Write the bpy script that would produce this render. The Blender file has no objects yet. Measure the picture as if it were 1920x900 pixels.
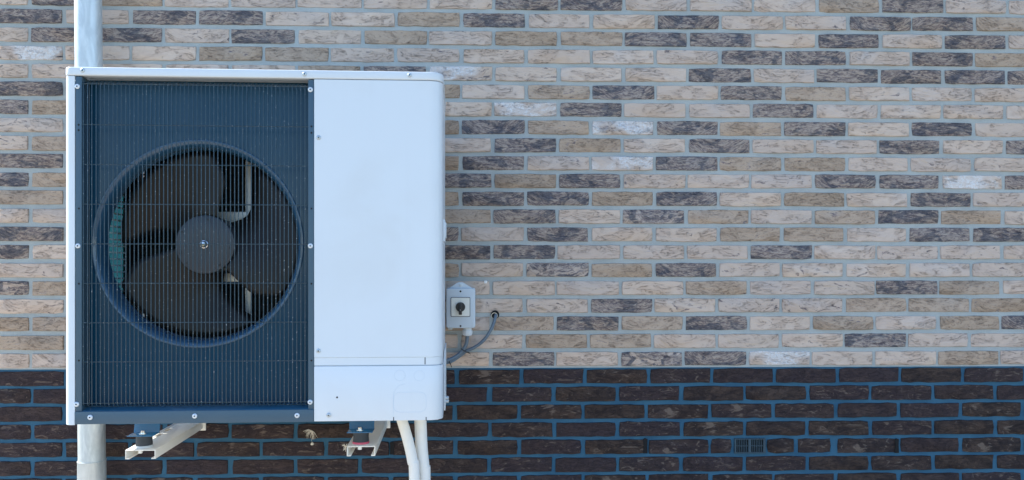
import bpy, bmesh, math, random
from mathutils import Vector, Matrix
RAD = math.radians
scene = bpy.context.scene
random.seed(7)

# ------------------------------------------------------------------ camera
D, H, FPX = 2.85, 1.35, 1534.0            # distance to wall, eye height, focal length (px of a 1920 wide frame)
YAW, PITCH = RAD(1.6), RAD(0.0)
CX, CY = 906.0 + FPX * math.tan(YAW), 506.0 + FPX * math.tan(-PITCH)
cam_d = bpy.data.cameras.new("camera"); cam = bpy.data.objects.new("camera", cam_d)
scene.collection.objects.link(cam); scene.camera = cam
cam.location = (0, -D, H); cam.rotation_euler = (RAD(90) + PITCH, 0, -YAW)
cam_d.sensor_width = 36; cam_d.lens = 36 * FPX / 1920
cam_d.shift_x = (960 - CX) / 1920; cam_d.shift_y = (CY - 450) / 1920
cam_d.clip_start = 0.05; cam_d.clip_end = 2000

# ------------------------------------------------------------------ sky, sun, exposure
SUN_EL, SUN_BACK = RAD(42), RAD(17)       # sun stands to the left, a little behind the wall's plane
to_sun = Vector((-math.cos(SUN_EL) * math.cos(SUN_BACK), math.cos(SUN_EL) * math.sin(SUN_BACK), math.sin(SUN_EL)))
world = bpy.data.worlds.new("World"); scene.world = world; world.use_nodes = True
wn = world.node_tree.nodes; wl = world.node_tree.links
bg = wn["Background"]; sky = wn.new("ShaderNodeTexSky"); sky.sky_type = 'NISHITA'; sky.sun_disc = False
sky.sun_elevation = SUN_EL; sky.sun_rotation = math.atan2(to_sun.x, to_sun.y)
sky.air_density = 1.0; sky.dust_density = 0.3; sky.ozone_density = 3.0
wl.new(sky.outputs[0], bg.inputs[0]); bg.inputs[1].default_value = 0.11
sun_d = bpy.data.lights.new("sun", 'SUN'); sun = bpy.data.objects.new("sun", sun_d)
scene.collection.objects.link(sun); sun_d.energy = 3.6; sun_d.angle = RAD(0.53); sun_d.color = (1, .93, .83)
sun.location = to_sun * 20; sun.rotation_euler = (-to_sun).to_track_quat('-Z', 'Y').to_euler()
scene.view_settings.view_transform = 'Standard'; scene.view_settings.look = 'None'
scene.view_settings.exposure = 1.76; scene.view_settings.gamma = 1.0
scene.render.resolution_x = 1024; scene.render.resolution_y = 480

# ------------------------------------------------------------------ measuring helpers
FW = Vector((math.sin(YAW) * math.cos(PITCH), math.cos(YAW) * math.cos(PITCH), math.sin(PITCH)))
RT = Vector((math.cos(YAW), -math.sin(YAW), 0)); UP = RT.cross(FW); EYE = Vector((0, -D, H))
def at(px, py, Y=0.0):
    """world point at depth Y that the photograph shows at (px, py)"""
    d = FW + RT * ((px - CX) / FPX) + UP * ((CY - py) / FPX)
    return EYE + d * ((Y + D) / d.y)

# ------------------------------------------------------------------ mesh helpers
COL = scene.collection
def link(name, me, parent=None):
    o = bpy.data.objects.new(name, me); COL.objects.link(o)
    if parent: o.parent = parent
    return o
def empty(name, loc=(0, 0, 0), rz=0):
    o = link(name, None); o.location = loc; o.rotation_euler = (0, 0, rz); o.empty_display_size = .1
    return o
def tag(o, label, cat, group=None):
    o['label'] = label; o['category'] = cat
    if group: o['group'] = group
    return o
class MB:
    def __init__(s): s.v = []; s.f = []
    def add(s, v, f):
        b = len(s.v); s.v += [tuple(p) for p in v]; s.f += [tuple(i + b for i in q) for q in f]; return s
    def box(s, x0, x1, y0, y1, z0, z1):
        v = [(x, y, z) for z in (z0, z1) for y in (y0, y1) for x in (x0, x1)]
        return s.add(v, [(0, 2, 3, 1), (4, 5, 7, 6), (0, 1, 5, 4), (1, 3, 7, 5), (3, 2, 6, 7), (2, 0, 4, 6)])
    def prism(s, pts, z0, z1, axis='z'):
        """closed counter-clockwise outline swept along an axis"""
        m = {'z': lambda p, t: (p[0], p[1], t), 'y': lambda p, t: (p[0], t, p[1]), 'x': lambda p, t: (t, p[0], p[1])}[axis]
        n = len(pts); v = [m(p, z0) for p in pts] + [m(p, z1) for p in pts]
        return s.add(v, [tuple(range(n))[::-1], tuple(range(n, 2 * n))] + [(i, (i + 1) % n, n + (i + 1) % n, n + i) for i in range(n)])
    def tube(s, path, r, n=10, cap=True, rs=None):
        P = [Vector(p) for p in path]; rings = []; prev = None
        for i, p in enumerate(P):
            t = (P[min(i + 1, len(P) - 1)] - P[max(i - 1, 0)]).normalized()
            a = prev - t * prev.dot(t) if prev else t.orthogonal()
            a = a.normalized() if a.length > 1e-6 else t.orthogonal().normalized(); prev = a; b = t.cross(a)
            rr = rs[i] if rs else r
            rings.append([p + (a * math.cos(2 * math.pi * k / n) + b * math.sin(2 * math.pi * k / n)) * rr for k in range(n)])
        v = [q for R_ in rings for q in R_]; f = []
        for i in range(len(P) - 1):
            for k in range(n): f.append((i * n + k, i * n + (k + 1) % n, (i + 1) * n + (k + 1) % n, (i + 1) * n + k))
        if cap: f += [tuple(range(n))[::-1], tuple(range((len(P) - 1) * n, len(P) * n))]
        return s.add(v, f)
    def lathe(s, prof, c, axis='z', n=32, cap=True):
        """prof: (radius, height) list"""
        m = {'z': lambda r, a, h: (c[0] + r * math.cos(a), c[1] + r * math.sin(a), c[2] + h),
             'y': lambda r, a, h: (c[0] + r * math.cos(a), c[1] + h, c[2] + r * math.sin(a)),
             'x': lambda r, a, h: (c[0] + h, c[1] + r * math.cos(a), c[2] + r * math.sin(a))}[axis]
        v = [m(r, 2 * math.pi * k / n, h) for r, h in prof for k in range(n)]; f = []
        for i in range(len(prof) - 1):
            for k in range(n): f.append((i * n + k, i * n + (k + 1) % n, (i + 1) * n + (k + 1) % n, (i + 1) * n + k))
        if cap: f += [tuple(range(n))[::-1], tuple(range((len(prof) - 1) * n, len(prof) * n))]
        return s.add(v, f)
    def mesh(s, name, mat, bevel=0, seg=2, smooth=35):
        bm = bmesh.new(); vs = [bm.verts.new(p) for p in s.v]
        for q in s.f:
            try: bm.faces.new([vs[i] for i in q])
            except ValueError: pass
        bmesh.ops.recalc_face_normals(bm, faces=bm.faces)
        if bevel:
            es = [e for e in bm.edges if len(e.link_faces) == 2 and e.calc_face_angle(0) > RAD(40)]
            bmesh.ops.bevel(bm, geom=es, offset=bevel, segments=seg, affect='EDGES', profile=.5, clamp_overlap=True)
        me = bpy.data.meshes.new(name); bm.to_mesh(me); bm.free()
        for m in (mat if isinstance(mat, (list, tuple)) else [mat]): me.materials.append(m)
        if smooth:
            me.polygons.foreach_set('use_smooth', [True] * len(me.polygons)); me.set_sharp_from_angle(angle=RAD(smooth))
        return me
    def build(s, name, mat, parent=None, bevel=0, seg=2, smooth=35):
        return link(name, s.mesh(name, mat, bevel, seg, smooth), parent)
def smooth_path(pts, n=8):
    """Catmull-Rom through the points"""
    P = [Vector(p) for p in pts]; P = [P[0] * 2 - P[1]] + P + [P[-1] * 2 - P[-2]]; out = []
    for i in range(1, len(P) - 2):
        for k in range(n):
            t = k / n; a, b, c, d = P[i - 1], P[i], P[i + 1], P[i + 2]
            out.append(.5 * ((2 * b) + (c - a) * t + (2 * a - 5 * b + 4 * c - d) * t * t + (3 * b - a - 3 * c + d) * t ** 3))
    return out + [P[-2]]

# ------------------------------------------------------------------ materials
class NT:
    def __init__(s, name):
        s.m = bpy.data.materials.new(name); s.m.use_nodes = True
        s.n = s.m.node_tree.nodes; s.l = s.m.node_tree.links; s.b = s.n["Principled BSDF"]
    def node(s, t, **kw):
        o = s.n.new(t)
        for k, v in kw.items(): setattr(o, k, v)
        return o
    def put(s, sock, v):
        if isinstance(v, bpy.types.NodeSocket): s.l.new(v, sock)
        else: sock.default_value = (*v, 1) if isinstance(v, tuple) and len(v) == 3 and sock.type == 'RGBA' else v
    def noise(s, vec, scale, detail=4, dist=0, rough=.55):
        o = s.node("ShaderNodeTexNoise"); s.put(o.inputs['Vector'], vec)
        o.inputs['Scale'].default_value = scale; o.inputs['Detail'].default_value = detail
        o.inputs['Distortion'].default_value = dist; o.inputs['Roughness'].default_value = rough
        return o.outputs['Fac']
    def math(s, op, a, b=0.0, clamp=False):
        o = s.node("ShaderNodeMath", operation=op); o.use_clamp = clamp
        s.put(o.inputs[0], a); s.put(o.inputs[1], b); return o.outputs[0]
    def step(s, v, lo, hi):
        o = s.node("ShaderNodeMapRange"); o.interpolation_type = 'SMOOTHSTEP'; s.put(o.inputs[0], v)
        s.put(o.inputs[1], lo); s.put(o.inputs[2], hi); return o.outputs[0]
    def mix(s, f, a, b):
        o = s.node("ShaderNodeMix", data_type='RGBA'); s.put(o.inputs[0], f); s.put(o.inputs[6], a); s.put(o.inputs[7], b)
        return o.outputs[2]
    def obj(s): return s.node("ShaderNodeTexCoord").outputs['Object']
    def scaled(s, vec, sc, off=None, rot=(0, 0, 0)):
        o = s.node("ShaderNodeMapping"); s.put(o.inputs[0], vec); o.inputs['Scale'].default_value = sc
        o.inputs['Rotation'].default_value = rot
        if off is not None: s.put(o.inputs['Location'], off)
        return o.outputs[0]
    def bump(s, h, dist, strength=1.0):
        o = s.node("ShaderNodeBump"); o.inputs['Strength'].default_value = strength; o.inputs['Distance'].default_value = dist
        s.put(o.inputs['Height'], h); s.l.new(o.outputs[0], s.b.inputs['Normal'])
    def out(s, col, rough=.5, metal=0.0, spec=None):
        s.put(s.b.inputs['Base Color'], col); s.put(s.b.inputs['Roughness'], rough); s.put(s.b.inputs['Metallic'], metal)
        if spec is not None: s.b.inputs['Specular IOR Level'].default_value = spec
        return s.m
def plain(name, col, rough=.5, metal=0.0, var=.12, scale=30, bump=0, spec=None):
    t = NT(name); c = t.obj(); n = t.noise(c, scale, 5)
    a = tuple(x * (1 - var) for x in col); b = tuple(min(1, x * (1 + var)) for x in col)
    if bump: t.bump(t.noise(c, scale * 8, 4), bump)
    return t.out(t.mix(n, a, b), rough, metal, spec)

def brick_material(name, island):
    """hand-moulded facing brick; colour kind comes from the object (or, for the joined far bricks, per brick)"""
    t = NT(name); c = t.obj()
    if island:
        g = t.node("ShaderNodeNewGeometry").outputs['Random Per Island']
        rnd = g
        dark = t.step(g, .29, .27); tan = t.math('MULTIPLY', t.step(g, .45, .47), t.step(g, .70, .68)); wht = t.step(g, .95, .96)
    else:
        oi = t.node("ShaderNodeObjectInfo"); rnd = oi.outputs['Random']
        sp = t.node("ShaderNodeSeparateColor"); t.l.new(oi.outputs['Color'], sp.inputs[0])
        dark, tan, wht = sp.outputs[0], sp.outputs[1], sp.outputs[2]
    off = t.node("ShaderNodeCombineXYZ")
    t.put(off.inputs[0], t.math('MULTIPLY', rnd, 37.0)); t.put(off.inputs[1], t.math('MULTIPLY', rnd, 91.0)); t.put(off.inputs[2], t.math('MULTIPLY', rnd, 53.0))
    def vec(sc, rot=(0, 0, 0)):
        return t.scaled(c, sc, off.outputs[0], rot)
    # folds of the thrown clay sag like a smile across the face
    sx = t.node("ShaderNodeSeparateXYZ"); t.put(sx.inputs[0], c)
    curve = t.math('MULTIPLY', t.math('SUBTRACT', rnd, .28), 0.0 if island else 6.0)
    zc = t.math('SUBTRACT', sx.outputs[2], t.math('MULTIPLY', t.math('MULTIPLY', sx.outputs[0], sx.outputs[0]), curve))
    cc = t.node("ShaderNodeCombineXYZ"); t.put(cc.inputs[0], sx.outputs[0]); t.put(cc.inputs[1], sx.outputs[1]); t.put(cc.inputs[2], zc)
    sag = cc.outputs[0]
    big = t.noise(vec((13, 13, 26)), 1, 4, 1.0)
    fm = t.noise(t.scaled(sag, (15, 15, 88), off.outputs[0]), 1, 5, 1.6, .6)
    line = t.math('ABSOLUTE', t.math('SUBTRACT', fm, .5)); crease = t.math('MULTIPLY', t.step(line, .016, .002), t.step(big, .56, .40))
    grain = t.noise(c, 620, 3); pit = t.noise(t.scaled(sag, (85, 85, 170), off.outputs[0]), 1, 3, .6)
    tone = t.noise(off.outputs[0], 3.0, 1)
    # cream
    cream = t.mix(t.step(big, .3, .7), (.562, .432, .350), (.650, .525, .434))
    cream = t.mix(t.math('MULTIPLY', t.step(tone, .35, .65), .6), cream, (.515, .415, .357))
    cream = t.mix(t.math('MULTIPLY', t.step(t.noise(t.scaled(sag, (9, 9, 50), off.outputs[0]), 1, 3, 1.0), .60, .74), .35), cream, (.55, .40, .25))
    cream = t.mix(t.math('MULTIPLY', crease, .45), cream, (.33, .25, .19))  # fold shading put into the colour along the creases
    # sandy tan, pitted
    tn = t.mix(t.step(big, .3, .7), (.375, .280, .208), (.465, .357, .270))
    tn = t.mix(t.math('MULTIPLY', t.step(pit, .44, .34), .6), tn, (.17, .125, .098))
    # fired dark: streaks of purple grey and blue black over cream
    dsm = t.noise(t.scaled(sag, (26, 26, 150), off.outputs[0], (0, .12, 0)), 1, 6, 1.8, .72)
    fine = t.noise(t.scaled(sag, (46, 46, 150), off.outputs[0], (0, .5, 0)), 1, 4, 1.0, .7)
    dk = t.mix(t.step(dsm, .36, .62), (.104, .086, .098), (.33, .255, .228))
    dk = t.mix(t.math('MULTIPLY', t.step(fine, .46, .58), .85), dk, (.48, .39, .325))
    dk = t.mix(t.math('MULTIPLY', t.step(fine, .44, .32), .8), dk, (.066, .058, .068))
    dk = t.mix(t.math('MULTIPLY', t.step(big, .52, .40), .7), dk, (.078, .088, .118))
    dk = t.mix(t.math('MULTIPLY', t.step(dsm, .55, .66), .85), dk, (.52, .44, .37))
    cover = t.math('ADD', t.math('MULTIPLY', dark, 1.5), t.math('MULTIPLY', t.math('SUBTRACT', t.noise(vec((17, 17, 40)), 1, 5, 1.0, .65), .5), 3.4))
    col = t.mix(tan, cream, tn)
    col = t.mix(t.step(cover, .60, .80), col, dk)
    spk = t.noise(vec((120, 120, 160)), 1, 5, .8, .7)
    blot = t.noise(vec((9, 9, 14)), 1, 2, .3)
    wm = t.math('MULTIPLY', wht, t.math('MULTIPLY', t.step(blot, .42, .58), t.math('ADD', .45, t.math('MULTIPLY', t.step(spk, .45, .6), .55))))
    col = t.mix(t.math('MULTIPLY', wm, .8), col, (.74, .77, .80))
    col = t.mix(t.math('MULTIPLY', t.step(spk, .70, .80), .4), col, (.70, .69, .68))
    col = t.mix(t.math('MULTIPLY', t.step(grain, .36, .2), .35), col, (.15, .115, .095))
    h = t.math('ADD', t.math('MULTIPLY', fm, .38), t.math('MULTIPLY', pit, t.math('ADD', t.math('MULTIPLY', tan, .45), .12)))
    h = t.math('ADD', h, t.math('MULTIPLY', crease, -.5)); h = t.math('ADD', h, t.math('MULTIPLY', dark, t.math('ADD', dsm, fine)))
    t.bump(h, .0070, .85)
    return t.out(col, .92, 0, .25)
def plinth_material(name, island):
    t = NT(name); c = t.obj()
    rnd = t.node("ShaderNodeNewGeometry").outputs['Random Per Island'] if island else t.node("ShaderNodeObjectInfo").outputs['Random']
    off = t.node("ShaderNodeCombineXYZ")
    t.put(off.inputs[0], t.math('MULTIPLY', rnd, 37.0)); t.put(off.inputs[2], t.math('MULTIPLY', rnd, 53.0))
    def vec(sc, rot=(0, 0, 0)): return t.scaled(c, sc, off.outputs[0], rot)
    big = t.noise(vec((16, 16, 34)), 1, 4, 1.0); fold = t.noise(vec((20, 20, 90), (0, .3, 0)), 1, 6, 2.2, .65)
    crease = t.step(t.math('ABSOLUTE', t.math('SUBTRACT', fold, .5)), .02, .0)
    spk = t.noise(vec((90, 90, 130)), 1, 4, .6, .7)
    col = t.mix(t.step(big, .32, .68), (.028, .019, .019), (.075, .050, .040))
    tone = t.noise(off.outputs[0], 3.0, 1)
    col = t.mix(t.math('MULTIPLY', t.step(tone, .4, .6), .6), col, (.046, .032, .040))
    smear = t.math('MULTIPLY', t.step(t.noise(vec((22, 22, 55), (0, .4, 0)), 1, 5, 1.8), .57, .66), t.step(rnd, .1, .6))
    col = t.mix(t.math('MULTIPLY', smear, .7), col, (.17, .13, .105))
    col = t.mix(t.math('MULTIPLY', t.step(spk, .66, .74), .7), col, (.30, .29, .30))
    col = t.mix(t.math('MULTIPLY', crease, .6), col, (.012, .010, .010))  # shade in the creases painted into the colour, besides the bump
    h = t.math('ADD', fold, t.math('MULTIPLY', spk, .3)); h = t.math('ADD', h, t.math('MULTIPLY', crease, -.4))
    t.bump(h, .0045, .8)
    return t.out(col, .85, 0, .3)
def mortar_material(name, a, b):
    t = NT(name); c = t.obj()
    n = t.noise(c, 9, 5, .4); g = t.noise(c, 420, 3); m = t.noise(c, 60, 4)
    col = t.mix(t.step(n, .3, .7), a, b)
    col = t.mix(t.math('MULTIPLY', t.step(g, .6, .75), .35), col, tuple(min(1, x * 1.7) for x in b))
    col = t.mix(t.math('MULTIPLY', t.step(g, .42, .28), .4), col, tuple(x * .55 for x in a))
    t.bump(t.math('ADD', t.math('MULTIPLY', g, .5), m), .003, .7)
    return t.out(col, .95, 0, .2)
M = {}
M['brick'] = brick_material('facing_brick', False); M['brick_far'] = brick_material('facing_brick_joined', True)
M['plinth'] = plinth_material('plinth_brick', False); M['plinth_far'] = plinth_material('plinth_brick_joined', True)
M['mortar'] = mortar_material('blue_grey_mortar', (.355, .390, .392), (.420, .455, .452))
M['mortar_dark'] = mortar_material('dark_blue_mortar', (.035, .103, .172), (.050, .138, .215))
def painted(name, col, rough, dirt=(.45, .42, .36), amount=.10, coat=0.0):
    t = NT(name); c = t.obj()
    n = t.noise(c, 3.5, 5, .5); sp = t.noise(c, 260, 2); st = t.noise(t.scaled(c, (28, 28, 1.2)), 1, 4)
    k = t.mix(t.math('MULTIPLY', t.step(n, .45, .8), amount), col, dirt)
    k = t.mix(t.math('MULTIPLY', t.step(st, .55, .8), amount * .6), k, tuple(x * .8 for x in col))
    k = t.mix(t.math('MULTIPLY', t.step(sp, .74, .8), amount * 2), k, dirt)
    t.bump(t.noise(c, 900, 2), .0002, .3)
    t.b.inputs['Coat Weight'].default_value = coat; t.b.inputs['Coat Roughness'].default_value = .12
    return t.out(k, t.math('ADD', t.math('MULTIPLY', n, .12), rough - .06), 0)
M['white'] = painted('white_casing_paint', (.665, .73, .79), .34, (.45, .42, .36), .15)
M['cream_steel'] = painted('cream_bracket_paint', (.84, .83, .78), .4, (.35, .27, .18), .12)
M['dark'] = painted('anthracite_paint', (.046, .098, .145), .40, (.2, .2, .2), .10)
M['cowl'] = painted('anthracite_plastic', (.002, .044, .092), .20, (.2, .22, .23), .02, .25)
M['cowl'].node_tree.nodes['Principled BSDF'].inputs['Specular IOR Level'].default_value = .25
M['lip'] = painted('bell_mouth_plastic', (.020, .080, .155), .20, (.2, .22, .23), .04, .8)
M['blade'] = painted('black_fan_plastic', (.0110, .0095, .0090), .42, (.06, .05, .04), .08)
M['blade'].node_tree.nodes['Principled BSDF'].inputs['Specular IOR Level'].default_value = .35
M['hub'] = painted('dark_grey_hub_plastic', (.038, .047, .060), .42, (.02, .02, .02), .15)
def wire_material():
    t = NT('dusty_wire_coating'); c = t.obj()
    va = t.node("ShaderNodeVectorMath", operation='ADD'); t.put(va.inputs[0], c); oi = t.node("ShaderNodeObjectInfo")
    t.put(va.inputs[1], t.math('MULTIPLY', oi.outputs['Random'], 50.0)); c = va.outputs[0]
    sp = t.noise(c, 330, 3); n = t.noise(c, 40, 3)
    col = t.mix(n, (.012, .038, .060), (.026, .068, .100))
    col = t.mix(t.step(sp, .645, .70), col, (.46, .49, .51))
    return t.out(col, .4)
M['wire'] = wire_material()
M['sill'] = painted('dusty_blue_sill', (.03, .14, .25), .35, (.35, .4, .45), .5, .4)
M['blue_foot'] = painted('dark_blue_foot_paint', (.020, .135, .30), .25, (.2, .2, .2), .05, .4)
M['rubber'] = plain('grey_rubber', (.045, .053, .062), .7, 0, .15, 40)
M['pink'] = plain('pink_rubber_washer', (.72, .12, .19), .6)
M['zinc_screw'] = plain('zinc_screw', (.52, .58, .62), .38, .6, .1, 120)
M['white_screw'] = plain('white_screw_cap', (.66, .72, .78), .35, .2, .06, 120)
M['hole'] = plain('hole_shade_black', (.006, .006, .007), .9, 0, .1)  # flat black stands in for the shade inside openings
M['black'] = plain('black_plastic', (.012, .013, .016), .35, 0, .2)
M['chrome'] = plain('polished_steel', (.75, .76, .78), .12, 1, .05)
M['fin'] = plain('coated_coil_fin', (.66, .84, .86), .4, .1, .25, 60)
def fin_sheet():
    t = NT('light_leaking_coil_fins'); c = t.obj()
    col = t.mix(t.noise(c, 25, 3), (.075, .20, .24), (.15, .33, .37))
    tr = t.node("ShaderNodeBsdfTranslucent"); t.put(tr.inputs[0], col)
    mx = t.node("ShaderNodeMixShader"); mx.inputs[0].default_value = .6
    t.out(col, .5); t.l.new(t.b.outputs[0], mx.inputs[1]); t.l.new(tr.outputs[0], mx.inputs[2])
    t.l.new(mx.outputs[0], t.n['Material Output'].inputs['Surface']); return t.m
M['fin_sheet'] = fin_sheet()
M['coil_back'] = plain('black_coil', (.014, .017, .018), .6, 0, .3, 80)
M['galv'] = plain('galvanised_motor_mount', (.62, .62, .58), .45, .3, .15, 25)
M['foam'] = plain('white_pipe_insulation', (.80, .80, .77), .75, 0, .05, 70, .0006)
M['box'] = plain('pale_grey_box_plastic', (.56, .63, .69), .42, 0, .04, 15)
M['gland'] = plain('light_grey_gland_plastic', (.62, .66, .69), .4, 0, .04, 15)
M['plate'] = plain('silver_switch_plate', (.72, .72, .68), .35, .15, .06, 30)
M['cable'] = plain('grey_cable_sheath', (.13, .175, .22), .5, 0, .12, 25)
M['sleeve'] = plain('ivory_sleeve', (.62, .54, .42), .5)
M['rawl'] = plain('white_wall_plug', (.78, .78, .76), .5)
M['fluff'] = plain('seed_hair', (.80, .72, .58), .7)
M['vent'] = plain('blue_grey_vent', (.018, .052, .078), .5)
M['sticker'] = plain('pale_sticker', (.35, .55, .72), .4)
M['slot'] = plain('dark_seam', (.03, .04, .06), .7)
M['emboss'] = plain('pressed_outline', (.62, .70, .79), .4, 0, .03)
def zinc():
    t = NT('weathered_zinc'); c = t.obj()
    n = t.noise(t.scaled(c, (30, 30, 9)), 1, 6, 1.2); sp = t.node("ShaderNodeTexVoronoi"); t.put(sp.inputs['Vector'], c); sp.inputs['Scale'].default_value = 60
    fine = t.noise(t.scaled(c, (90, 90, 30)), 1, 5, .6)
    col = t.mix(t.step(n, .35, .7), (.46, .52, .55), (.66, .72, .74))
    col = t.mix(t.math('MULTIPLY', sp.outputs['Distance'], .5), col, (.55, .60, .62))
    col = t.mix(t.math('MULTIPLY', t.step(fine, .6, .75), .5), col, (.74, .76, .76))
    t.bump(n, .0008, .4)
    return t.out(col, t.math('ADD', t.math('MULTIPLY', fine, .25), .33), .45)
M['zinc'] = zinc()

# ------------------------------------------------------------------ ground
def ground_material():
    t = NT('dry_grass_and_soil'); c = t.obj()
    col = t.mix(t.step(t.noise(c, .6, 6), .35, .65), (.10, .10, .05), (.15, .13, .085))
    col = t.mix(t.noise(c, 30, 5), col, (.09, .10, .04)); t.bump(t.noise(c, 40, 5), .03)
    return t.out(col, .95)
def paving_material():
    t = NT('concrete_paving'); c = t.obj()
    br = t.node("ShaderNodeTexBrick"); t.put(br.inputs['Vector'], c); br.inputs['Scale'].default_value = 1.6
    br.inputs['Mortar Size'].default_value = .008
    br.inputs['Color1'].default_value = (.36, .32, .26, 1); br.inputs['Color2'].default_value = (.42, .37, .31, 1); br.inputs['Mortar'].default_value = (.13, .12, .10, 1)
    col = t.mix(t.math('MULTIPLY', t.noise(c, 6, 6), .5), br.outputs[0], (.30, .26, .21)); t.bump(t.noise(c, 200, 3), .001)
    return t.out(col, .9)
g = MB().add([(-400, -400, 0), (400, -400, 0), (400, 400, 0), (-400, 400, 0)], [(0, 1, 2, 3)]).build('ground', ground_material(), smooth=0)
g['kind'] = 'structure'
pv = MB().box(-6, 8, -4.6, -.0, -.1, .035).build('pavement', paving_material(), bevel=.004); pv['kind'] = 'structure'

# ------------------------------------------------------------------ brick wall and plinth
XC = at(-8.0, 400).x                                # the house corner at the photograph's left edge
COURSE = (at(1100, 39).z - at(1100, 673).z) / 19
Z1 = at(1100, 39).z                        # centre of course 1
ZB = .0                                    # ground
Z_SPLIT = at(1100, 689.5).z                           # where the pale bricks start
XR, ZT, YB = 6.0, 3.42, 4.2
def row_z(r): return Z1 - COURSE * (r - 1)
def p_z(i): return at(1100, 705.8).z - COURSE * i * .993
wall = MB().box(XC + .0042, XR, .0042, YB, Z_SPLIT, ZT).build('brick_wall', M['mortar'], smooth=0)
tag(wall, 'pale house wall of mixed cream, tan and fired-dark bricks with blue-grey joints', 'brick wall')
plinth = MB().box(XC + .0048, XR, .0048, YB, -.05, Z_SPLIT).build('brick_plinth', M['mortar_dark'], smooth=0)
tag(plinth, 'dark brown brick plinth along the foot of the pale wall', 'plinth')
MB().box(XC - .06, XR + .06, -.06, YB + .06, ZT, ZT + .05).build('coping', M['zinc'], wall, bevel=.006)

def brick_geo(w, h, d, rnd, rough=.0011):
    """uneven hand-made face: outline ring pulled in and out, arris ring, front face; body runs back into the wall"""
    hx, hz = w / 2, h / 2; nx = max(3, int(round(w / .032))); pts = []
    for i in range(nx): pts.append((-hx + w * i / nx, -hz))
    pts.append((hx, -hz)); pts.append((hx, 0))
    for i in range(nx): pts.append((hx - w * i / nx, hz))
    pts.append((-hx, hz)); pts.append((-hx, 0))
    n = len(pts); ring = []; front = []
    for (x, z) in pts:
        corner = abs(abs(x) - hx) < 1e-6 and abs(abs(z) - hz) < 1e-6
        ox, oz = rnd.uniform(-rough, rough), rnd.uniform(-rough, rough)
        k = rnd.uniform(.0004, .0022) if corner else 0
        x2 = x + ox - math.copysign(k, x) if abs(x) > hx - .001 else x + ox
        z2 = z + oz - (math.copysign(k, z) if corner else 0)
        ring.append((x2, .0022 + rnd.uniform(-.0004, .0008), z2))
        cx_ = math.copysign(min(abs(x2), hx) - .0016 if abs(x) > hx - .001 else abs(x2), x2); cz = math.copysign(max(abs(z2) - .0015, 0), z2) if abs(z) > .001 else z2
        front.append((cx_, rnd.uniform(-.0012, .0012), cz))
    back = [(x, d, z) for x, _, z in ring]
    v = front + ring + back
    f = [tuple(range(n))]
    f += [(i, (i + 1) % n, n + (i + 1) % n, n + i)[::-1] for i in range(n)]
    f += [(n + i, n + (i + 1) % n, 2 * n + (i + 1) % n, 2 * n + i)[::-1] for i in range(n)]
    return v, f
BH = .0485
_cache = {}
def brick_mesh(w, d, mat, var, rough):
    key = (round(w, 3), d, mat, var)
    if key not in _cache:
        v, f = brick_geo(w, BH if mat == 'brick' else .0500, d, random.Random(hash((round(w, 3), var)) & 0xffff), rough)
        _cache[key] = MB().add(v, f).mesh('brick', M[mat], smooth=50)
    return _cache[key]
KIND = {'L': (.12, 0, .05), 'W': (.0, 0, .15), 'T': (.10, 1, 0), 'D': (.92, .3, .06), 'B': (1.15, .2, 0), 'H': (.52, 0, .1), 'S': (.22, 0, 1.0), 'P': (0, 0, 0)}
R1 = random.Random(21)
def put_brick(parent, x0, x1, z, kind, mat, d=.05, rough=.0016):
    var = R1.randrange(7); w = x1 - x0
    o = link('brick', brick_mesh(w, d, mat, var, rough), parent)
    o.location = (round((x0 + x1) / 2, 5), R1.uniform(-.0015, .0015), z + R1.uniform(-.0012, .0012))
    o.rotation_euler = (R1.uniform(-.006, .006), R1.uniform(-.005, .005), R1.uniform(-.004, .004))
    k = KIND[kind]; o.color = (max(0, k[0] + R1.uniform(-.1, .1)), min(1, max(0, k[1] + (R1.uniform(-.25, .1) if k[1] else R1.uniform(0, .12)))), k[2], 1)
    return o
EVEN = {0: 'L DTLLLLLDDLLLTDLL', 2: 'L DDLDLTLTTDDLDWDL', 4: 'L LLLLTDSLWWDWDDDD', 6: 'D T*****LSDLLDLLLW', 8: 'L T*****LDTLDLLDLD',
        10: 'D T*****DTDLLLDDSD', 12: 'W L*****TDLHTWTDTL', 14: 'D L*****DDLLLDLLLL', 16: 'H T*****LLLLTLLDTL', 18: 'T T*****LTDTDLTWTD', 20: 'L L*****LDLHDSLLTW'}
ODD = {1: 'D LDDLLTDLLDLLDDT', 3: 'S WLTTLLLLWLDDWBT', 5: 'D *****TLTDLDTLWL', 7: 'L *****TDTSDTDLDL', 9: 'D *****TDLSDTTLLL', 11: 'T *****TDDTDLTLDL',
       13: 'D *****DLDLLTTLDD', 15: 'L *****TLHTDLLLLL', 17: 'L *****LLLDLLLTTT', 19: 'T *****LLTTWLLDLL'}
JV = .0105
far = MB(); farp = MB(); RF = random.Random(5)
def far_brick(mb, x0, x1, z, d=.05, yaw=False, oy=0):
    v, f = brick_geo(x1 - x0, BH, d, RF); cx_ = (x0 + x1) / 2
    if yaw: v = [(XC + y, -x + cx_ + oy, zz + z) for x, y, zz in v]      # return wall on the left side of the house
    else: v = [(x + cx_, y, zz + z) for x, y, zz in v]
    mb.add(v, f)
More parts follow.
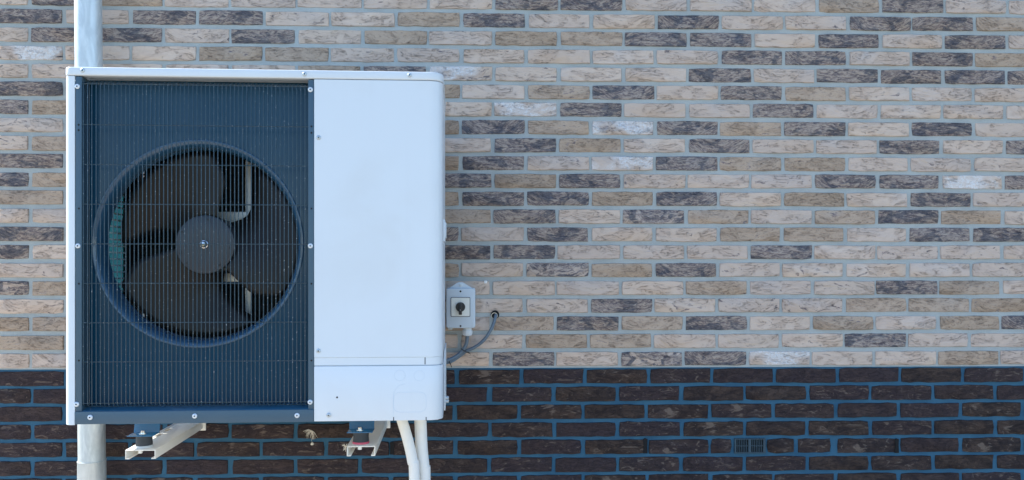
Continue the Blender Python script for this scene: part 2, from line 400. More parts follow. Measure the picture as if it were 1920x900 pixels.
def row_grid(r, even, dark=False):
    """first full brick's left edge and the brick pitch of a course, as laid (the perpends wander a little)"""
    t = r / 20; py = 8 + 33.3 * r
    if dark: l, q = (63.5, 1870) if even else (126, 1809); n_ = 15 if even else 14
    else: l, q = (57 + 3 * t, 1893 - 15 * t) if even else (122 + 3 * t, 1832 - 11 * t); n_ = 15 if even else 14
    if dark and r in (22, 24, 26): l -= 3.5; q -= 3.5
    a, b = at(l, 450).x, at(q, 450).x
    return a, (b - a) / n_
def lay_row(r, z, even, codes, parent, mb, mat, jv, rough, kmax_seen, skip=None):
    """codes: corner code, then one code per brick from the corner; '*' is wholly hidden"""
    x0, PITCH_X = row_grid(r, even, mat == 'plinth')
    if codes: put_brick(parent, XC, x0 - jv, z, codes[0], mat, .21 if even else .10, rough)
    else: far_brick(mb, XC, x0 - jv, z, .21 if even else .10)
    k = 0
    while x0 + PITCH_X * k < XR - .25:
        a = x0 + PITCH_X * k + R1.uniform(-.0025, .0025); b = x0 + PITCH_X * (k + 1) - jv + R1.uniform(-.002, .002)
        c = codes[2 + k] if codes and 2 + k < len(codes) else '*'
        if not (skip and skip(k)):
            if c == '*': far_brick(mb, a, b, z)
            else: put_brick(parent, a, b, z, c, mat, .05, rough)
        k += 1
    # the return wall
    y = .1 + jv if not even else .21 + jv
    while y < 2.2:
        far_brick(mb, y, y + PITCH_X - jv, z, .05, True); y += PITCH_X
for r in range(-19, 21):
    even = r % 2 == 0
    lay_row(r, row_z(r), even, (EVEN if even else ODD).get(r), wall, far, 'brick', JV, .0011, 16)
VENT_K = (11, 12, 13)
for i in range(0, 16):
    even = i % 2 == 1; z = p_z(i)
    if z < .05: break
    seen = None
    if i < 7:
        hid = '*' * 5
        if i <= 2: seen = 'P P' + (hid + 'P' * 10 if even else '')
        if i <= 2: seen = 'P ' + ('P' + hid + 'P' * 10 if even else hid + 'P' * 10)
        else: seen = 'P ' + 'P' * 16
    lay_row(20 + i, z, even, seen, plinth, farp, 'plinth', .0128, .0016, 16, (lambda k: k in (10, 11)) if i == 4 else None)
    if i == 4:
        for a, b in ((1334, 1371), (1439, 1488), (1497, 1558)):
            put_brick(plinth, at(a, 838).x, at(b, 838).x, z, 'P', 'plinth', .05, .0022)
o = far.build('brickwork', M['brick_far'], wall, smooth=50); o['kind'] = 'stuff'
o = farp.build('brickwork', M['plinth_far'], plinth, smooth=50); o['kind'] = 'stuff'

# open head joints, their shade as black inserts, and the air brick, low in the plinth
def weep(px, py0, py1, wpx, label):
    a, b = at(px - wpx / 2, py1), at(px + wpx / 2, py0); m = MB()
    pts = [(a.x, a.z), (b.x, a.z), (b.x - .001, (a.z + b.z) / 2), (b.x, b.z - .003), ((a.x + b.x) / 2, b.z), (a.x, b.z - .004), (a.x + .0015, (a.z + b.z) / 2)]
    m.prism(pts, -.0022, .02, 'y')
    tag(m.build('weep_hole', M['hole'], smooth=0), label, 'weep hole', 'weep holes in the plinth joints')
weep(735, 828, 852, 8, 'dark open joint in the plinth between right bracket and white pipes')
weep(1210, 822, 850, 8, 'dark open joint in the plinth left of the air vent')
weep(1681.5, 822, 849, 7, 'dark open joint in the plinth right of the air vent')
a, b = at(1377, 850), at(1435, 822)
v = empty('air_vent', ((a.x + b.x) / 2, 0, a.z)); tag(v, 'small slotted blue-grey air vent set in the dark plinth', 'air vent')
w, h = b.x - a.x, b.z - a.z
MB().box(-w / 2, w / 2, .0030, .03, 0, h).build('backing', M['hole'], v, smooth=0)
fr = MB(); fr.box(-w / 2, w / 2, -.003, .004, 0, .004).box(-w / 2, w / 2, -.003, .004, h - .003, h)
fr.box(-w / 2, -w / 2 + .006, -.003, .004, .004, h - .003).box(w / 2 - .008, w / 2, -.003, .004, .004, h - .003).box(-.006, .004, -.003, .004, .004, h - .003)
fr.build('frame', M['vent'], v, smooth=0)
br = MB()
for s0, s1 in ((-w / 2 + .006, -.006), (.004, w / 2 - .008)):
    br.box(s0, s1, -.0005, .0035, h * .5 - .0014, h * .5 + .0014)
    for k in range(1, 7):
        x = s0 + (s1 - s0) * k / 7; br.box(x - .0010, x + .0010, -.0015, .0038, .004, h - .003)
br.build('slat_grid', M['vent'], v, smooth=0)

# ------------------------------------------------------------------ zinc downpipe behind the unit
YP = -.098; p0 = at(165.5, 0, YP); p1 = at(172.5, 890, YP); dx = (p1.x - p0.x) / (p1.z - p0.z)
dp = empty('downpipe', (p1.x - dx * p1.z, YP, 0)); tag(dp, 'round zinc rainwater downpipe running behind the heat pump', 'downpipe')
zj = at(172, 863, YP).z
MB().tube([(dx * (zj - .02), 0, zj - .02), (dx * 3.4, 0, 3.4)], .0418, 40).build('upper_pipe', M['zinc'], dp)
MB().lathe([(.041, 0.03), (.041, zj - .10), (.0436, zj - .09), (.0436, zj - .004), (.0445, zj - .002), (.0445, zj), (.0425, zj + .0005)], (dx * zj, 0, 0), n=40).build('lower_pipe', M['zinc'], dp)
MB().box(-.012, .012, .03, .11, 2.45, 2.475).lathe([(.0425, -.012), (.046, -.012), (.046, .012), (.0425, .012)], (dx * 2.46, 0, 2.46), n=32, cap=False).build('pipe_clip', M['zinc'], dp)

# ------------------------------------------------------------------ heat pump
TH = RAD(1.8)                              # the unit stands a little askew: its left end nearer
pr = at(830, 790, -.60)
ORG = Vector((pr.x, pr.y, pr.z))
hp = empty('heat_pump', ORG, TH)
tag(hp, 'white heat pump outdoor unit with large dark fan grille, mounted on the wall', 'heat pump')
EX, EY = Vector((math.cos(TH), math.sin(TH), 0)), Vector((-math.sin(TH), math.cos(TH), 0))
def loc(px, py, d=0.0):
    """unit-local (x, z) of a pixel on the plane d behind the unit's front"""
    r = FW + RT * ((px - CX) / FPX) + UP * ((CY - py) / FPX)
    t = (ORG + EY * d - EYE).dot(EY) / r.dot(EY); q = EYE + r * t - ORG
    return q.dot(EX), q.z
XL = loc(119, 460)[0]; XRU = 0.0
ZTOP = (loc(119, 125)[1] + loc(829, 135)[1]) / 2; ZLID = (loc(130, 143)[1] + loc(800, 150.5)[1]) / 2
ZBOT = (loc(130, 795)[1] + loc(800, 788)[1]) / 2
X_POST = loc(140, 460)[0]; X_FR = loc(589, 460)[0]; X_F1 = loc(152.5, 460)[0]; X_F2 = loc(577.5, 460)[0]
ZBAR = (loc(160, 771.5)[1] + loc(570, 768)[1]) / 2
ZBANDT, ZBANDB = loc(700, 670)[1], loc(700, 685.5)[1]
DEP = .44
def arc(cx_, cy_, r, a0, a1, n=8): return [(cx_ + r * math.cos(RAD(a0 + (a1 - a0) * i / n)), cy_ + r * math.sin(RAD(a0 + (a1 - a0) * i / n))) for i in range(n + 1)]
def right_shell(x0, x1, y0, r, t=.003):
    o = [(x0, y0)] + arc(x1 - r, y0 + r, r, -90, 0, 12) + [(x1, DEP)]
    i = [(x1 - t, DEP)] + arc(x1 - r, y0 + r, r - t, 0, -90, 12) + [(x0, y0 + t)]
    return o + i
# lid: shallow tray with rounded front corners
r1, r2 = .020, .040
outl = arc(XL + r1, -.002 + r1, r1, 180, 270) + arc(.002 - r2, -.002 + r2, r2, -90, 0, 12) + [(.002, DEP + .004), (XL - .001, DEP + .004)]
lid = MB().prism(outl, ZLID + .0015, ZTOP).build('lid', M['white'], hp, bevel=.0035, seg=3)
# left corner post
po = [(X_POST, 0.0), (X_POST, .003)] + [(XL + r1, .003)] + arc(XL + r1, r1, r1 - .003, 270, 180) + [(XL + .003, .12), (XL, .12)] + arc(XL + r1, r1, r1, 180, 270)[0:]
MB().prism(po, ZBOT - .003, ZLID).build('corner_post', M['white'], hp, bevel=.0007, seg=1)
# right cabinet
MB().prism(right_shell(X_FR, XRU, 0.0, .038), ZBANDT, ZLID).build('front_panel', M['white'], hp, bevel=.0008, seg=1)
MB().prism(right_shell(X_FR, XRU - .0012, .0016, .037), ZBANDB + .0004, ZBANDT - .0002).build('panel_band', M['white'], hp, bevel=.0008, seg=1)
MB().prism(right_shell(X_FR, XRU + .0004, -.0012, .038), ZBOT, ZBANDB - .0010).build('service_cover', M['white'], hp, bevel=.0012, seg=2)
MB().prism(right_shell(X_FR + .002, XRU - .004, .005, .034), ZBOT + .004, ZLID).build('inner_liner', M['white'], hp)
PD = .054
# anthracite surround of the grille opening
MB().box(X_POST + .0008, X_F1, .002, .050, ZBOT + .001, ZLID - .001).build('frame_upright', M['dark'], hp, bevel=.001)
MB().box(X_F2, X_FR - .0008, .002, .050, ZBOT + .001, ZLID - .001).build('frame_upright', M['dark'], hp, bevel=.001)
MB().box(X_POST + .0008, X_FR - .0008, -.002, .052, ZBOT - .001, ZBAR).build('bottom_rail', M['dark'], hp, bevel=.0015)
MB().prism([(.004, ZBAR - .004), (PD, ZBAR - .004), (PD, ZBAR + .010), (.004, ZBAR + .0005)], X_F1, X_F2, 'x').build('sill', M['sill'], hp)
MB().box(XL + .012, -.012, .03, DEP - .01, ZBOT - .005, ZBOT + .02).build('base_pan', M['cream_steel'], hp, bevel=.003)
# cowl plate with bell mouth
PD = .054
fx, fz = loc(372, 457, PD); R0 = (loc(568, 457, PD)[0] - loc(176, 457, PD)[0]) / 2 + .005
pl, prt, pb, pt = X_F1 - .002, X_F2 + .002, ZBAR - .006, ZLID + .001
angs = sorted(set([2 * math.pi * k / 96 for k in range(96)] + [math.atan2(z - fz, x - fx) % (2 * math.pi) for x in (pl, prt) for z in (pb, pt)]))
def hit(a):
    c, s_ = math.cos(a), math.sin(a); ts = []
    if abs(c) > 1e-9: ts += [((prt if c > 0 else pl) - fx) / c]
    if abs(s_) > 1e-9: ts += [((pt if s_ > 0 else pb) - fz) / s_]
    t = min(ts); return fx + c * t, fz + s_ * t
cv = MB(); n = len(angs)
vv = [(fx + R0 * math.cos(q), PD, fz + R0 * math.sin(q)) for q in angs] + [(hit(q)[0], PD, hit(q)[1]) for q in angs]
cv.add(vv, [(i, (i + 1) % n, n + (i + 1) % n, n + i) for i in range(n)])
cw = cv.build('cowl_plate', M['cowl'], hp)
prof = [(R0 + .001, .0006), (R0 - .0005, -.0025), (R0 - .003, -.0038), (R0 - .008, -.002), (R0 - .014, .004), (R0 - .019, .013), (R0 - .022, .026), (R0 - .0235, .055)]
MB().lathe([(r, h_) for r, h_ in prof], (fx, PD, fz), 'y', 96, cap=False).build('bell_mouth', M['lip'], cw, smooth=60)
# fan
FD = PD + .060
fan = empty('fan'); fan.parent = hp; fan.location = (fx, FD, fz)
fan_e = fan
RH = (438 - 330) / 2 * (2.25 + FD) / FPX
hub = MB().lathe([(.0005, -.0055), (RH * .5, -.005), (RH * .93, -.0035), (RH * .985, -.001), (RH, .004), (RH * .98, .085)], (0, 0, 0), 'y', 64).build('hub', M['hub'], fan, smooth=40)
MB().lathe([(.0115, -.0055), (.0115, -.010), (.0095, -.011), (.0088, -.017), (.006, -.021), (.0005, -.022)], (0, 0, 0), 'y', 16).build('shaft_nut', M['chrome'], hub)
for a in (82, 352, 305, 228, 200, 150):
    MB().lathe([(.0026, -.0035), (.0026, -.0058), (.0005, -.0062)], (RH * .86 * math.cos(RAD(a)), 0, RH * .86 * math.sin(RAD(a))), 'y', 10).build('rivet', M['black'], hub)
RB = R0 - .0265
prof_b = [(.28, 188, 299), (.35, 189, 290), (.42, 190, 284), (.5, 191, 282), (.6, 191.6, 285.5), (.7, 192.5, 290), (.8, 196, 294.5), (.88, 200.5, 298), (.95, 203.5, 299.5), (1.0, 206, 298.5)]
NA = 18; bv = []; bf = []
for ri, (r, a0, a1) in enumerate(prof_b):
    for k in range(NA + 1):
        t = k / NA; a = RAD(a0 + (a1 - a0) * t)
        y = .004 + .085 * (t ** 1.15) * (.55 + .45 * (1 - r * .35)) - .016 * math.sin(math.pi * t)
        bv.append((RB * r * math.cos(a), y, RB * r * math.sin(a)))
for ri in range(len(prof_b) - 1):
    for k in range(NA):
        i = ri * (NA + 1) + k; bf.append((i, i + 1, i + NA + 2, i + NA + 1))
bm_ = MB().add(bv, bf).mesh('blade', M['blade'], smooth=60)
for q in range(3):
    o = link('blade', bm_, fan); o.rotation_euler = (0, -RAD(120 * q), 0)
    sd = o.modifiers.new('thick', 'SOLIDIFY'); sd.thickness = .004; sd.offset = 1
# what shows behind the fan: coil at back and left, motor mount
core = MB().box(XL + .06, X_FR - .004, DEP - .035, DEP - .01, ZBOT + .02, ZLID).build('rear_coil', M['coil_back'], hp)
rl = MB(); z = ZBOT + .05
while z < ZLID - .03:
    rl.tube([(XL + .06, DEP - .042, z), (X_FR - .01, DEP - .042, z)], .0028, 6); z += .0255
rl.build('coil_tube', M['coil_back'], core)
sc = empty('side_coil'); sc.parent = hp
fin_me = MB().box(XL + .043, XL + .052, .122, .284, -.0022, .0022).mesh('fin', M['fin'], smooth=0)
z = loc(210, 545, .3)[1]
while z < loc(210, 338, .3)[1]:
    o = link('fin', fin_me, sc); o.location = (0, 0, z); z += .019
zc0, zc1 = loc(210, 548, .3)[1], loc(210, 335, .3)[1]
MB().box(XL + .041, XL + .042, .121, .285, zc0, zc1).build('coil_sheet', M['fin_sheet'], sc)
MB().box(XL + .040, XL + .0535, .285, DEP - .005, zc0, zc1).build('coil_blackout', M['coil_back'], sc)  # added black plates keep the coil dark outside the lit strip
for z0_, z1_ in ((ZBOT, zc0), (zc1, ZLID)): MB().box(XL + .040, XL + .043, .121, DEP - .005, z0_, z1_).build('coil_blackout', M['coil_back'], sc)
MB().box(X_FR - .006, X_FR - .002, .056, DEP - .04, ZBOT + .02, ZLID).build('partition', M['coil_back'], hp)
MD = .24
mx0, mx1 = loc(459.5, 457, MD)[0], loc(470.5, 457, MD)[0]
mm = MB().box(mx0, mx1, MD, MD + .012, loc(460, 640, MD)[1], loc(460, 270, MD)[1]).build('motor_mount', M['galv'], hp, bevel=.002)
for y0, y1, x0_, x1_ in ((398, 418, 408, 470), (512, 528, 408, 462)):
    xa, za = loc(x0_, y1, MD); xb, zb = loc(x1_, y0, MD)
    MB().prism([(xa, za if y0 > 450 else zb), (xb, za if y0 > 450 else zb), (xb, zb if y0 > 450 else (za + zb) / 2), ((xa + xb) / 2, zb if y0 > 450 else za), (xa + .005, zb if y0 > 450 else (za + zb) / 2)][::1], MD - .014, MD - .002, 'y').build('motor_bracket', M['galv'], mm, bevel=.001)
MB().lathe([(.055, FD + .088), (.06, FD + .10), (.06, MD - .016)], (fx, 0, fz), 'y', 32).build('motor', M['coil_back'], mm)
# wire guard: each wire a piece of its own, ends bent back to the cowl
gd = empty('fan_guard'); gd.parent = hp
WY = .004; xw0, xw1 = loc(156.5, 460, WY)[0], loc(571.5, 460, WY)[0]; NW = 54
zt, zb_ = loc(360, 157.5, WY)[1], loc(360, 759, WY)[1]
path = [(0, PD - .002, zt + .006), (0, .024, zt + .0065), (0, .012, zt + .004), (0, WY + .002, zt - .001), (0, WY, zt - .008), (0, WY, zb_ + .008), (0, WY + .002, zb_ + .002), (0, .014, zb_ - .002), (0, PD - .002, zb_ - .002)]
wire_me = MB().tube(path, .00125, 6).mesh('vertical_wire', M['wire'], smooth=60)
RW = random.Random(3)
for k in range(NW):
    o = link('vertical_wire', wire_me, gd); o.location = (xw0 + (xw1 - xw0) * k / (NW - 1) + RW.uniform(-.0005, .0005), 0, 0)
hz = [159.5, 235.5, 309.5, 383.5, 457.5, 531, 604.5, 677.5, 754.5]
hm = MB().tube([(0, 0, 0), (xw1 - xw0 + .008, 0, 0)], .0014, 6).mesh('horizontal_wire', M['wire'], smooth=60)
hm_long = MB().tube([(-.012, -.001, 0), (xw1 - xw0 + .016, -.001, 0)], .0014, 6).mesh('horizontal_wire', M['wire'], smooth=60)
for i, py in enumerate(hz):
    o = link('horizontal_wire', hm_long if i in (0, 1, 4, 8) else hm, gd); o.location = (xw0 - .004, WY + .0022, loc(364, py, WY)[1])
for zz in (zt + .0065, zb_ - .002):
    o = link('horizontal_wire', hm, gd); o.location = (xw0 - .004, .022, zz - .0026)
# screws and small holes
def screw_mesh(r, mat, name):
    m = MB().lathe([(r, .0012), (r, -.0008), (r * .86, -.0022), (r * .5, -.0030), (r * .34, -.0030), (r * .26, -.0016), (.0003, -.0014)], (0, 0, 0), 'y', 20)
    return m.mesh(name, M[mat], smooth=50)
s_w, s_z = screw_mesh(.0068, 'white_screw', 'screw'), screw_mesh(.0062, 'zinc_screw', 'screw')
rec = MB().box(-.0016, .0016, -.0034, -.0012, -.0005, .0005).box(-.0005, .0005, -.0034, -.0012, -.0016, .0016).mesh('screw_recess', M['slot'], smooth=0)
for px, py, me, d in ((155, 132, s_z, -.002), (571, 139, s_z, -.002), (768, 141, s_z, -.002), (145, 162, s_w, .001), (582, 168, s_w, .001), (146, 461, s_w, .001),
                      (582, 461, s_w, .001), (143.5, 758, s_w, .001), (581.5, 754, s_w, .001), (169, 782.5, s_w, -.003), (365, 780, s_w, -.003), (557, 779, s_w, -.003),
                      (597.5, 258, s_z, 0), (597, 658, s_z, 0), (616, 778.5, s_z, -.002)):
    x, z = loc(px, py, d); o = link('screw', me, hp); o.location = (x, d, z); o.rotation_euler = (0, RW.uniform(0, 3), 0)
    c = link('recess', rec, o)
hole = MB().lathe([(.0026, .001), (.0026, -.0004), (.0003, -.0004)], (0, 0, 0), 'y', 12).mesh('screw_hole', M['hole'], smooth=0)
for px, py in ((584, 249), (584, 391), (584, 532), (584, 676), (147.5, 244), (148, 391), (148, 532), (148, 676), (632, 745), (584, 237), (147.5, 234)):
    d = .002 if px < 600 else -.0012
    x, z = loc(px, py, d); o = link('screw_hole', hole, hp); o.location = (x, d, z)
# pressed outlines and slits on the service cover
def outline(pts, closed=True):
    P = [(x, -.0012, z) for x, z in pts]
    return MB().tube(P + ([P[0]] if closed else []), .0006, 6).build('pressed_outline', M['emboss'], hp)
for cxp in (749.5, 786):
    x, z = loc(cxp, 704, 0); outline([(x + .0145 * math.cos(RAD(10 * k)), z + .0145 * math.sin(RAD(10 * k))) for k in range(36)])
x0_, z0_ = loc(738, 773); x1_, z1_ = loc(799, 735); r = .017
outline(arc(x0_ + r, z0_ + r, r, 180, 270) + arc(x1_ - r, z0_ + r, r, 270, 360) + arc(x1_ - r, z1_ - r, r, 0, 90) + arc(x0_ + r, z1_ - r, r, 90, 180))
xg, zg = loc(771, 711); outline([(x0_ - .001, ZBOT + .012)] + [(x0_ - .001, z1_ - .01)] + arc(x0_ + .034, z1_ - .012, .035, 180, 95, 10), False)
for px, y0, y1, d in ((738, 782, 788.5, -.0012), (799, 782, 788.5, -.0012), (797, 670, 683, .0016)):
    xa, za = loc(px, y1, d); _, zb2 = loc(px, y0, d)
    MB().box(xa - .0011, xa + .0011, d - .0006, d + .001, za, zb2).build('slit', M['slot'], hp, smooth=0)
# side details
zs = loc(831, 435, .2)[1]
MB().box(-.001, .005, .10, .22, zs - .032, zs + .032).box(.004, .008, .13, .19, zs - .02, zs + .025).build('side_grip', M['white'], hp, bevel=.002)
MB().box(.0006, .0045, .20, DEP - .02, loc(831, 770, .2)[1], loc(831, 655, .2)[1]).build('side_cover', M['white'], hp, bevel=.0015)
for py in (746, 752):
    MB().lathe([(.006, 0), (.006, .008), (.004, .010)], (.0045, .26, loc(832, py, .26)[1]), 'x', 12).build('side_screw', M['zinc_screw'], hp)

# ------------------------------------------------------------------ wall brackets, rubber mounts and the unit's feet
YA = -.466; TB = RAD(2.2)
def bracket(px0, px1, pyt, pyb, label, washer, disc_col):
    a, b = at(px0, pyt, YA), at(px1, pyb, YA); w, ht = b.x - a.x, a.z - b.z
    e = empty('wall_bracket', (b.x, YA, a.z), TB); tag(e, label, 'bracket', 'steel brackets carrying the heat pump')
    L = (-YA - .016) / math.cos(TB); t = .0028; lip = .012
    arm = MB(); x0 = -w
    # top plate with two slots beside each other along the left half
    s0, s1 = x0 + w * .14, x0 + w * .30; cuts = [.0, .19, .245, .275, .33, .36, .40, L]
    arm.box(s1, -.0, 0, L, -t, 0); arm.box(x0, s0, 0, L, -t, 0)
    solid = [(0, .19), (.245, .275), (.33, L)]
    for y0, y1 in solid: arm.box(s0, s1, y0, y1, -t, 0)
    arm.box(-t, 0, 0, L, -ht + .0, -t); arm.box(x0, x0 + t, 0, L, -ht, -t)
    arm.box(-lip, -t, 0, L, -ht, -ht + t); arm.box(x0 + t, x0 + lip, 0, L, -ht, -ht + t)
    arm.build('arm', M['cream_steel'], e, bevel=.0008)
    MB().box(x0 - .002, .010, L - .003, L + .004, -ht - .006, .42).build('wall_plate', M['cream_steel'], e, bevel=.001)
    return e, w, ht
def mount(e, w, py_top, py_disc, px_c, py_b, disc_mat, rpx):
    yl = .044                                  # a little behind the arm's end
    c = -w * .56; r = rpx / 2 * 1.56e-3
    top = .036
    MB().lathe([(r, .006), (r * 1.0, .009), (r * .97, .020), (r, top)], (c, yl, 0), n=32).build('rubber_mount', M['rubber'], e)
    MB().lathe([(r * 1.05, .0002), (r * 1.05, .0055), (r * .9, .006)], (c, yl, 0), n=32).build('washer', M[disc_mat], e)
    MB().lathe([(.006, -.003), (.006, -.012), (.004, -.013)], (c, yl - .03, 0), n=6).build('bolt', M['foam'], e)
    return c, yl, top
brs = []
for px0, px1, pyt, pyb, lab, dm in ((235.5, 291.5, 843.5, 860.5, 'cream steel bracket arm under the fan side, with pale washer', 'gland'),
                                    (650.5, 703.5, 836.5, 855, 'cream steel bracket arm under the white panel, with pink washer', 'pink')):
    e, w, ht = bracket(px0, px1, pyt, pyb, lab, None, None)
    c, yl, top = mount(e, w, 0, 0, 0, 0, dm, 30)
    # the unit's own foot stands on the mount: tab, sloping web, bolt
    m4 = Matrix.Translation(e.location) @ Matrix.Rotation(TB, 4, 'Z')
    q = m4 @ Vector((c, yl, top)); d_ = q - ORG; fxl, fyl, fzl = d_.dot(EX), d_.dot(EY), d_.z
    ft = MB(); t = .0025; hw = .037
    zu = ZBOT - .005
    ft.prism([(fyl - .034, fzl), (fyl - .034, fzl + t), (fyl + .018, fzl + t), (fyl + .034, zu), (fyl + .12, zu), (fyl + .12, zu - t), (fyl + .037, zu - t), (fyl + .021, fzl)][::-1], fxl - hw, fxl + hw, 'x')
    f_o = ft.build('foot', M['blue_foot'], hp, bevel=.0006)
    MB().lathe([(.011, t), (.011, t + .002), (.0065, t + .002), (.0065, t + .008), (.004, t + .010)], (fxl - .002, fyl - .004, fzl), n=12).build('bolt', M['chrome'], f_o)
    if dm == 'gland':
        MB().add([(fxl - .029, fyl + .0205, fzl + .0058), (fxl + .029, fyl + .0205, fzl + .0058), (fxl + .029, fyl + .0240, fzl + .0115), (fxl - .029, fyl + .0240, fzl + .0115)], [(0, 1, 2, 3)]).build('sticker', M['sticker'], f_o, smooth=0)

# ------------------------------------------------------------------ insulated pipes
def ipipe(pts, r, label):
    P = [at(px, py, Y) for px, py, Y in pts]; P.append(Vector((P[-1].x + (P[-1].x - P[-2].x) * .8, P[-1].y, .3))); P.append(Vector((P[-1].x + .005, P[-1].y, .03)))
    path = smooth_path(P, 8); RP = random.Random(len(label)); rs = [r * (1 + RP.uniform(-.003, .003)) for _ in path]
    o = MB().tube(path, r, 28, rs=rs).build('insulated_pipe', M['foam'], smooth=60)
    tag(o, label, 'pipe', 'insulated pipes under the heat pump')
ipipe([(749, 772, -.47), (755, 792, -.47), (766, 830, -.47), (773.5, 865, -.47), (777, 900, -.47)], .0155, 'curved white insulated pipe leaving the unit on the left')
ipipe([(788, 772, -.44), (788.5, 792, -.44), (790.5, 840, -.44), (794.5, 880, -.44), (796, 900, -.44)], .0178, 'straighter, thicker white insulated pipe on the right')

# ------------------------------------------------------------------ isolator switch, cables
YBX = -.062
a, b = at(836, 616, YBX), at(891, 540, YBX); w, h = b.x - a.x, b.z - a.z
sw = empty('isolator_switch', ((a.x + b.x) / 2, 0, a.z)); tag(sw, 'pale grey isolator switch box with black rotary knob', 'switch box')
def rrect(x0, x1, z0, z1, r, n=5): return arc(x0 + r, z0 + r, r, 180, 270, n) + arc(x1 - r, z0 + r, r, 270, 360, n) + arc(x1 - r, z1 - r, r, 0, 90, n) + arc(x0 + r, z1 - r, r, 90, 180, n)
MB().prism(rrect(-w / 2, w / 2, 0, h, .008), YBX + .022, -.002, 'y').build('box', M['box'], sw, bevel=.0012)
MB().prism(rrect(-w / 2 + .0012, w / 2 - .0012, .0012, h - .0012, .008), YBX, YBX + .0215, 'y').build('lid', M['box'], sw, bevel=.003, seg=3)
ht = at(864, 529, -.03).z - a.z
MB().prism([(-w / 2 + .006, h - .004), (w / 2 - .004, h - .004), (.012, ht - .003), (.006, ht), (-.006, ht), (-.014, ht - .003)], YBX + .010, YBX + .016, 'y').build('mounting_ear', M['box'], sw, bevel=.001)
MB().lathe([(.0045, 0), (.0045, -.002), (.002, -.0025)], (0, YBX + .010, ht - .010), 'y', 14).build('screw', M['zinc_screw'], sw)
MB().box(-w / 2 + .006, -w / 2 + .022, YBX + .03, -.01, -.006, .002).build('mounting_lug', M['box'], sw, bevel=.001)
for zz in (.0085, h - .0115):
    MB().lathe([(.0034, 0), (.0034, -.0008), (.0003, -.0008)], (0, YBX, zz), 'y', 14).build('screw_hole', M['black'], sw)
ps = (at(881.5, 575, YBX).x - at(845, 575, YBX).x); pz = at(864, 575.5, YBX).z - a.z
swp = MB().prism(rrect(-ps / 2, ps / 2, pz - ps / 2, pz + ps / 2, .003), YBX - .003, YBX + .001, 'y').build('plate_frame', M['slot'], sw)
MB().prism(rrect(-ps / 2 + .0018, ps / 2 - .0018, pz - ps / 2 + .0018, pz + ps / 2 - .0018, .0025), YBX - .0042, YBX - .001, 'y').build('plate', M['plate'], swp)
kn = MB().lathe([(.0162, -.004), (.0162, -.012), (.0150, -.0135), (.0003, -.0135)], (0, YBX, pz), 'y', 36).build('knob', M['black'], sw)
MB().prism(rrect(-.0055, .0055, pz - .0255, pz + .0150, .002), YBX - .027, YBX - .0125, 'y').build('handle', M['black'], kn, bevel=.0012)
MB().lathe([(.0011, -.0268), (.0011, -.0276), (.0002, -.0276)], (0, YBX, pz - .009), 'y', 10).build('pointer_dot', M['rawl'], kn)
gx = at(876.5, 620, -.035).x - sw.location.x
gl = MB().lathe([(.0145, .001), (.0145, -.007), (.0172, -.0075), (.0172, -.018), (.0155, -.023), (.0135, -.026), (.009, -.027)], (gx, -.036, 0), n=10).build('cable_gland', M['gland'], sw, smooth=20)
zg0 = a.z - .026
def cable(pts, r, label):
    o = MB().tube(smooth_path([at(*p) for p in pts], 8), r, 14).build('power_cable', M['cable'], smooth=70); tag(o, label, 'cable', 'grey cables at the isolator switch'); return o
cable([(876.5, 622, -.036), (876, 634, -.034), (873, 648, -.030), (862, 663, -.030), (846, 673, -.045), (828, 679, -.10)], .0062, 'grey cable dropping from the switch gland to the heat pump')
cable([(929.5, 588, .02), (929, 594, -.010), (922.5, 614, -.022), (908, 637, -.022), (890, 651, -.020), (874, 658.5, -.018), (860, 669, -.020), (845, 678, -.040), (826, 682, -.10)], .0056, 'grey cable curving from the wall sleeve to the heat pump')
def tie(px, py, ang, rx, Y, label):
    c = at(px, py, Y); ca, sa = math.cos(ang), math.sin(ang); pts = []
    for k in range(20):
        q = 2 * math.pi * k / 20; u, v_ = rx * math.cos(q), .0115 * math.sin(q)
        pts.append((c.x + u * ca, c.y + v_, c.z + u * sa))
    m = MB().tube(pts + [pts[0]], .0016, 6); m.tube([pts[0], (pts[0][0] + .008 * ca, pts[0][1] - .004, pts[0][2] + .010 * sa)], .0013, 6)
    tag(m.build('cable_tie', M['black'], smooth=60), label, 'cable tie', 'black cable ties')
tie(871.5, 657.5, RAD(-28), .0145, -.025, 'black tie where the two grey cables meet')
tie(842.5, 677, RAD(-68), .0125, -.052, 'black tie next to the heat pump casing')
c = at(927.5, 591.5)
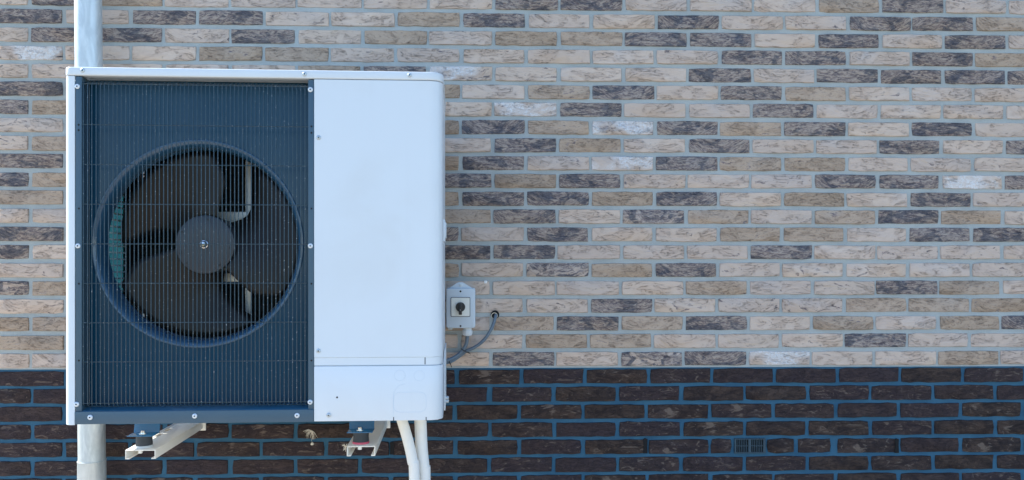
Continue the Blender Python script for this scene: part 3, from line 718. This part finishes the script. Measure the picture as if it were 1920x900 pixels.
s = empty('wall_sleeve', c); tag(s, 'round ivory sleeve in the wall where the cable enters', 'cable sleeve')
MB().lathe([(.0115, .008), (.0115, -.0035), (.0092, -.0035), (.0092, .008)], (-.001, 0, -.001), 'y', 28, cap=False).build('ring', M['sleeve'], s)
MB().lathe([(.0150, .004), (.0150, -.0022), (.0003, -.0022)], (.001, 0, .003), 'y', 24).build('bore', M['hole'], s, smooth=0)
c = at(910.5, 528.5); m = MB().prism([(c.x - .006, c.z - .005), (c.x + .004, c.z - .006), (c.x + .006, c.z + .001), (c.x + .003, c.z + .005), (c.x - .005, c.z + .005)], -.004, .006, 'y')
tag(m.build('wall_plug', M['rawl'], bevel=.0015), 'small white plug in the wall above the switch cable', 'wall plug')

# ------------------------------------------------------------------ seed fluff caught under the unit
c = at(585, 807.5, -.02); m = MB(); RS = random.Random(11)
for k in range(34):
    an = RAD(RS.uniform(165, 285)) if k < 28 else RAD(RS.uniform(270, 320)); ln = RS.uniform(.018, .030)
    e1 = c + Vector((math.cos(an) * ln * .55, RS.uniform(-.006, .006), math.sin(an) * ln * .5 + .003)); e2 = c + Vector((math.cos(an) * ln, RS.uniform(-.01, .01), math.sin(an) * ln * .95 - .003))
    m.tube([c, e1, e2], .0004, 4, rs=[.0007, .0005, .00025])
q = at(585.5, 832, -.02); m.tube([c, (q + c) / 2 + Vector((-.004, 0, 0)), q], .0004, 4)
m.lathe([(.0005, .006), (.003, .004), (.0062, 0), (.005, -.004), (.0008, -.005)], q, n=9)
tag(m.build('seed_fluff', M['fluff'], smooth=60), 'tuft of plant seed hairs hanging on the dark plinth', 'seed fluff')
c = at(648, 838, -.47); m = MB()
for k in range(26):
    d_ = Vector((RS.uniform(-1, .6), RS.uniform(-1, 1), RS.uniform(-1, 1))).normalized() * RS.uniform(.005, .013); m.tube([c, c + d_ * .6, c + d_ + Vector((0, 0, -.002))], .0005, 4)
tag(m.build('lint_tuft', M['fluff'], smooth=60), 'small pale lint tuft stuck to the right bracket end', 'lint')
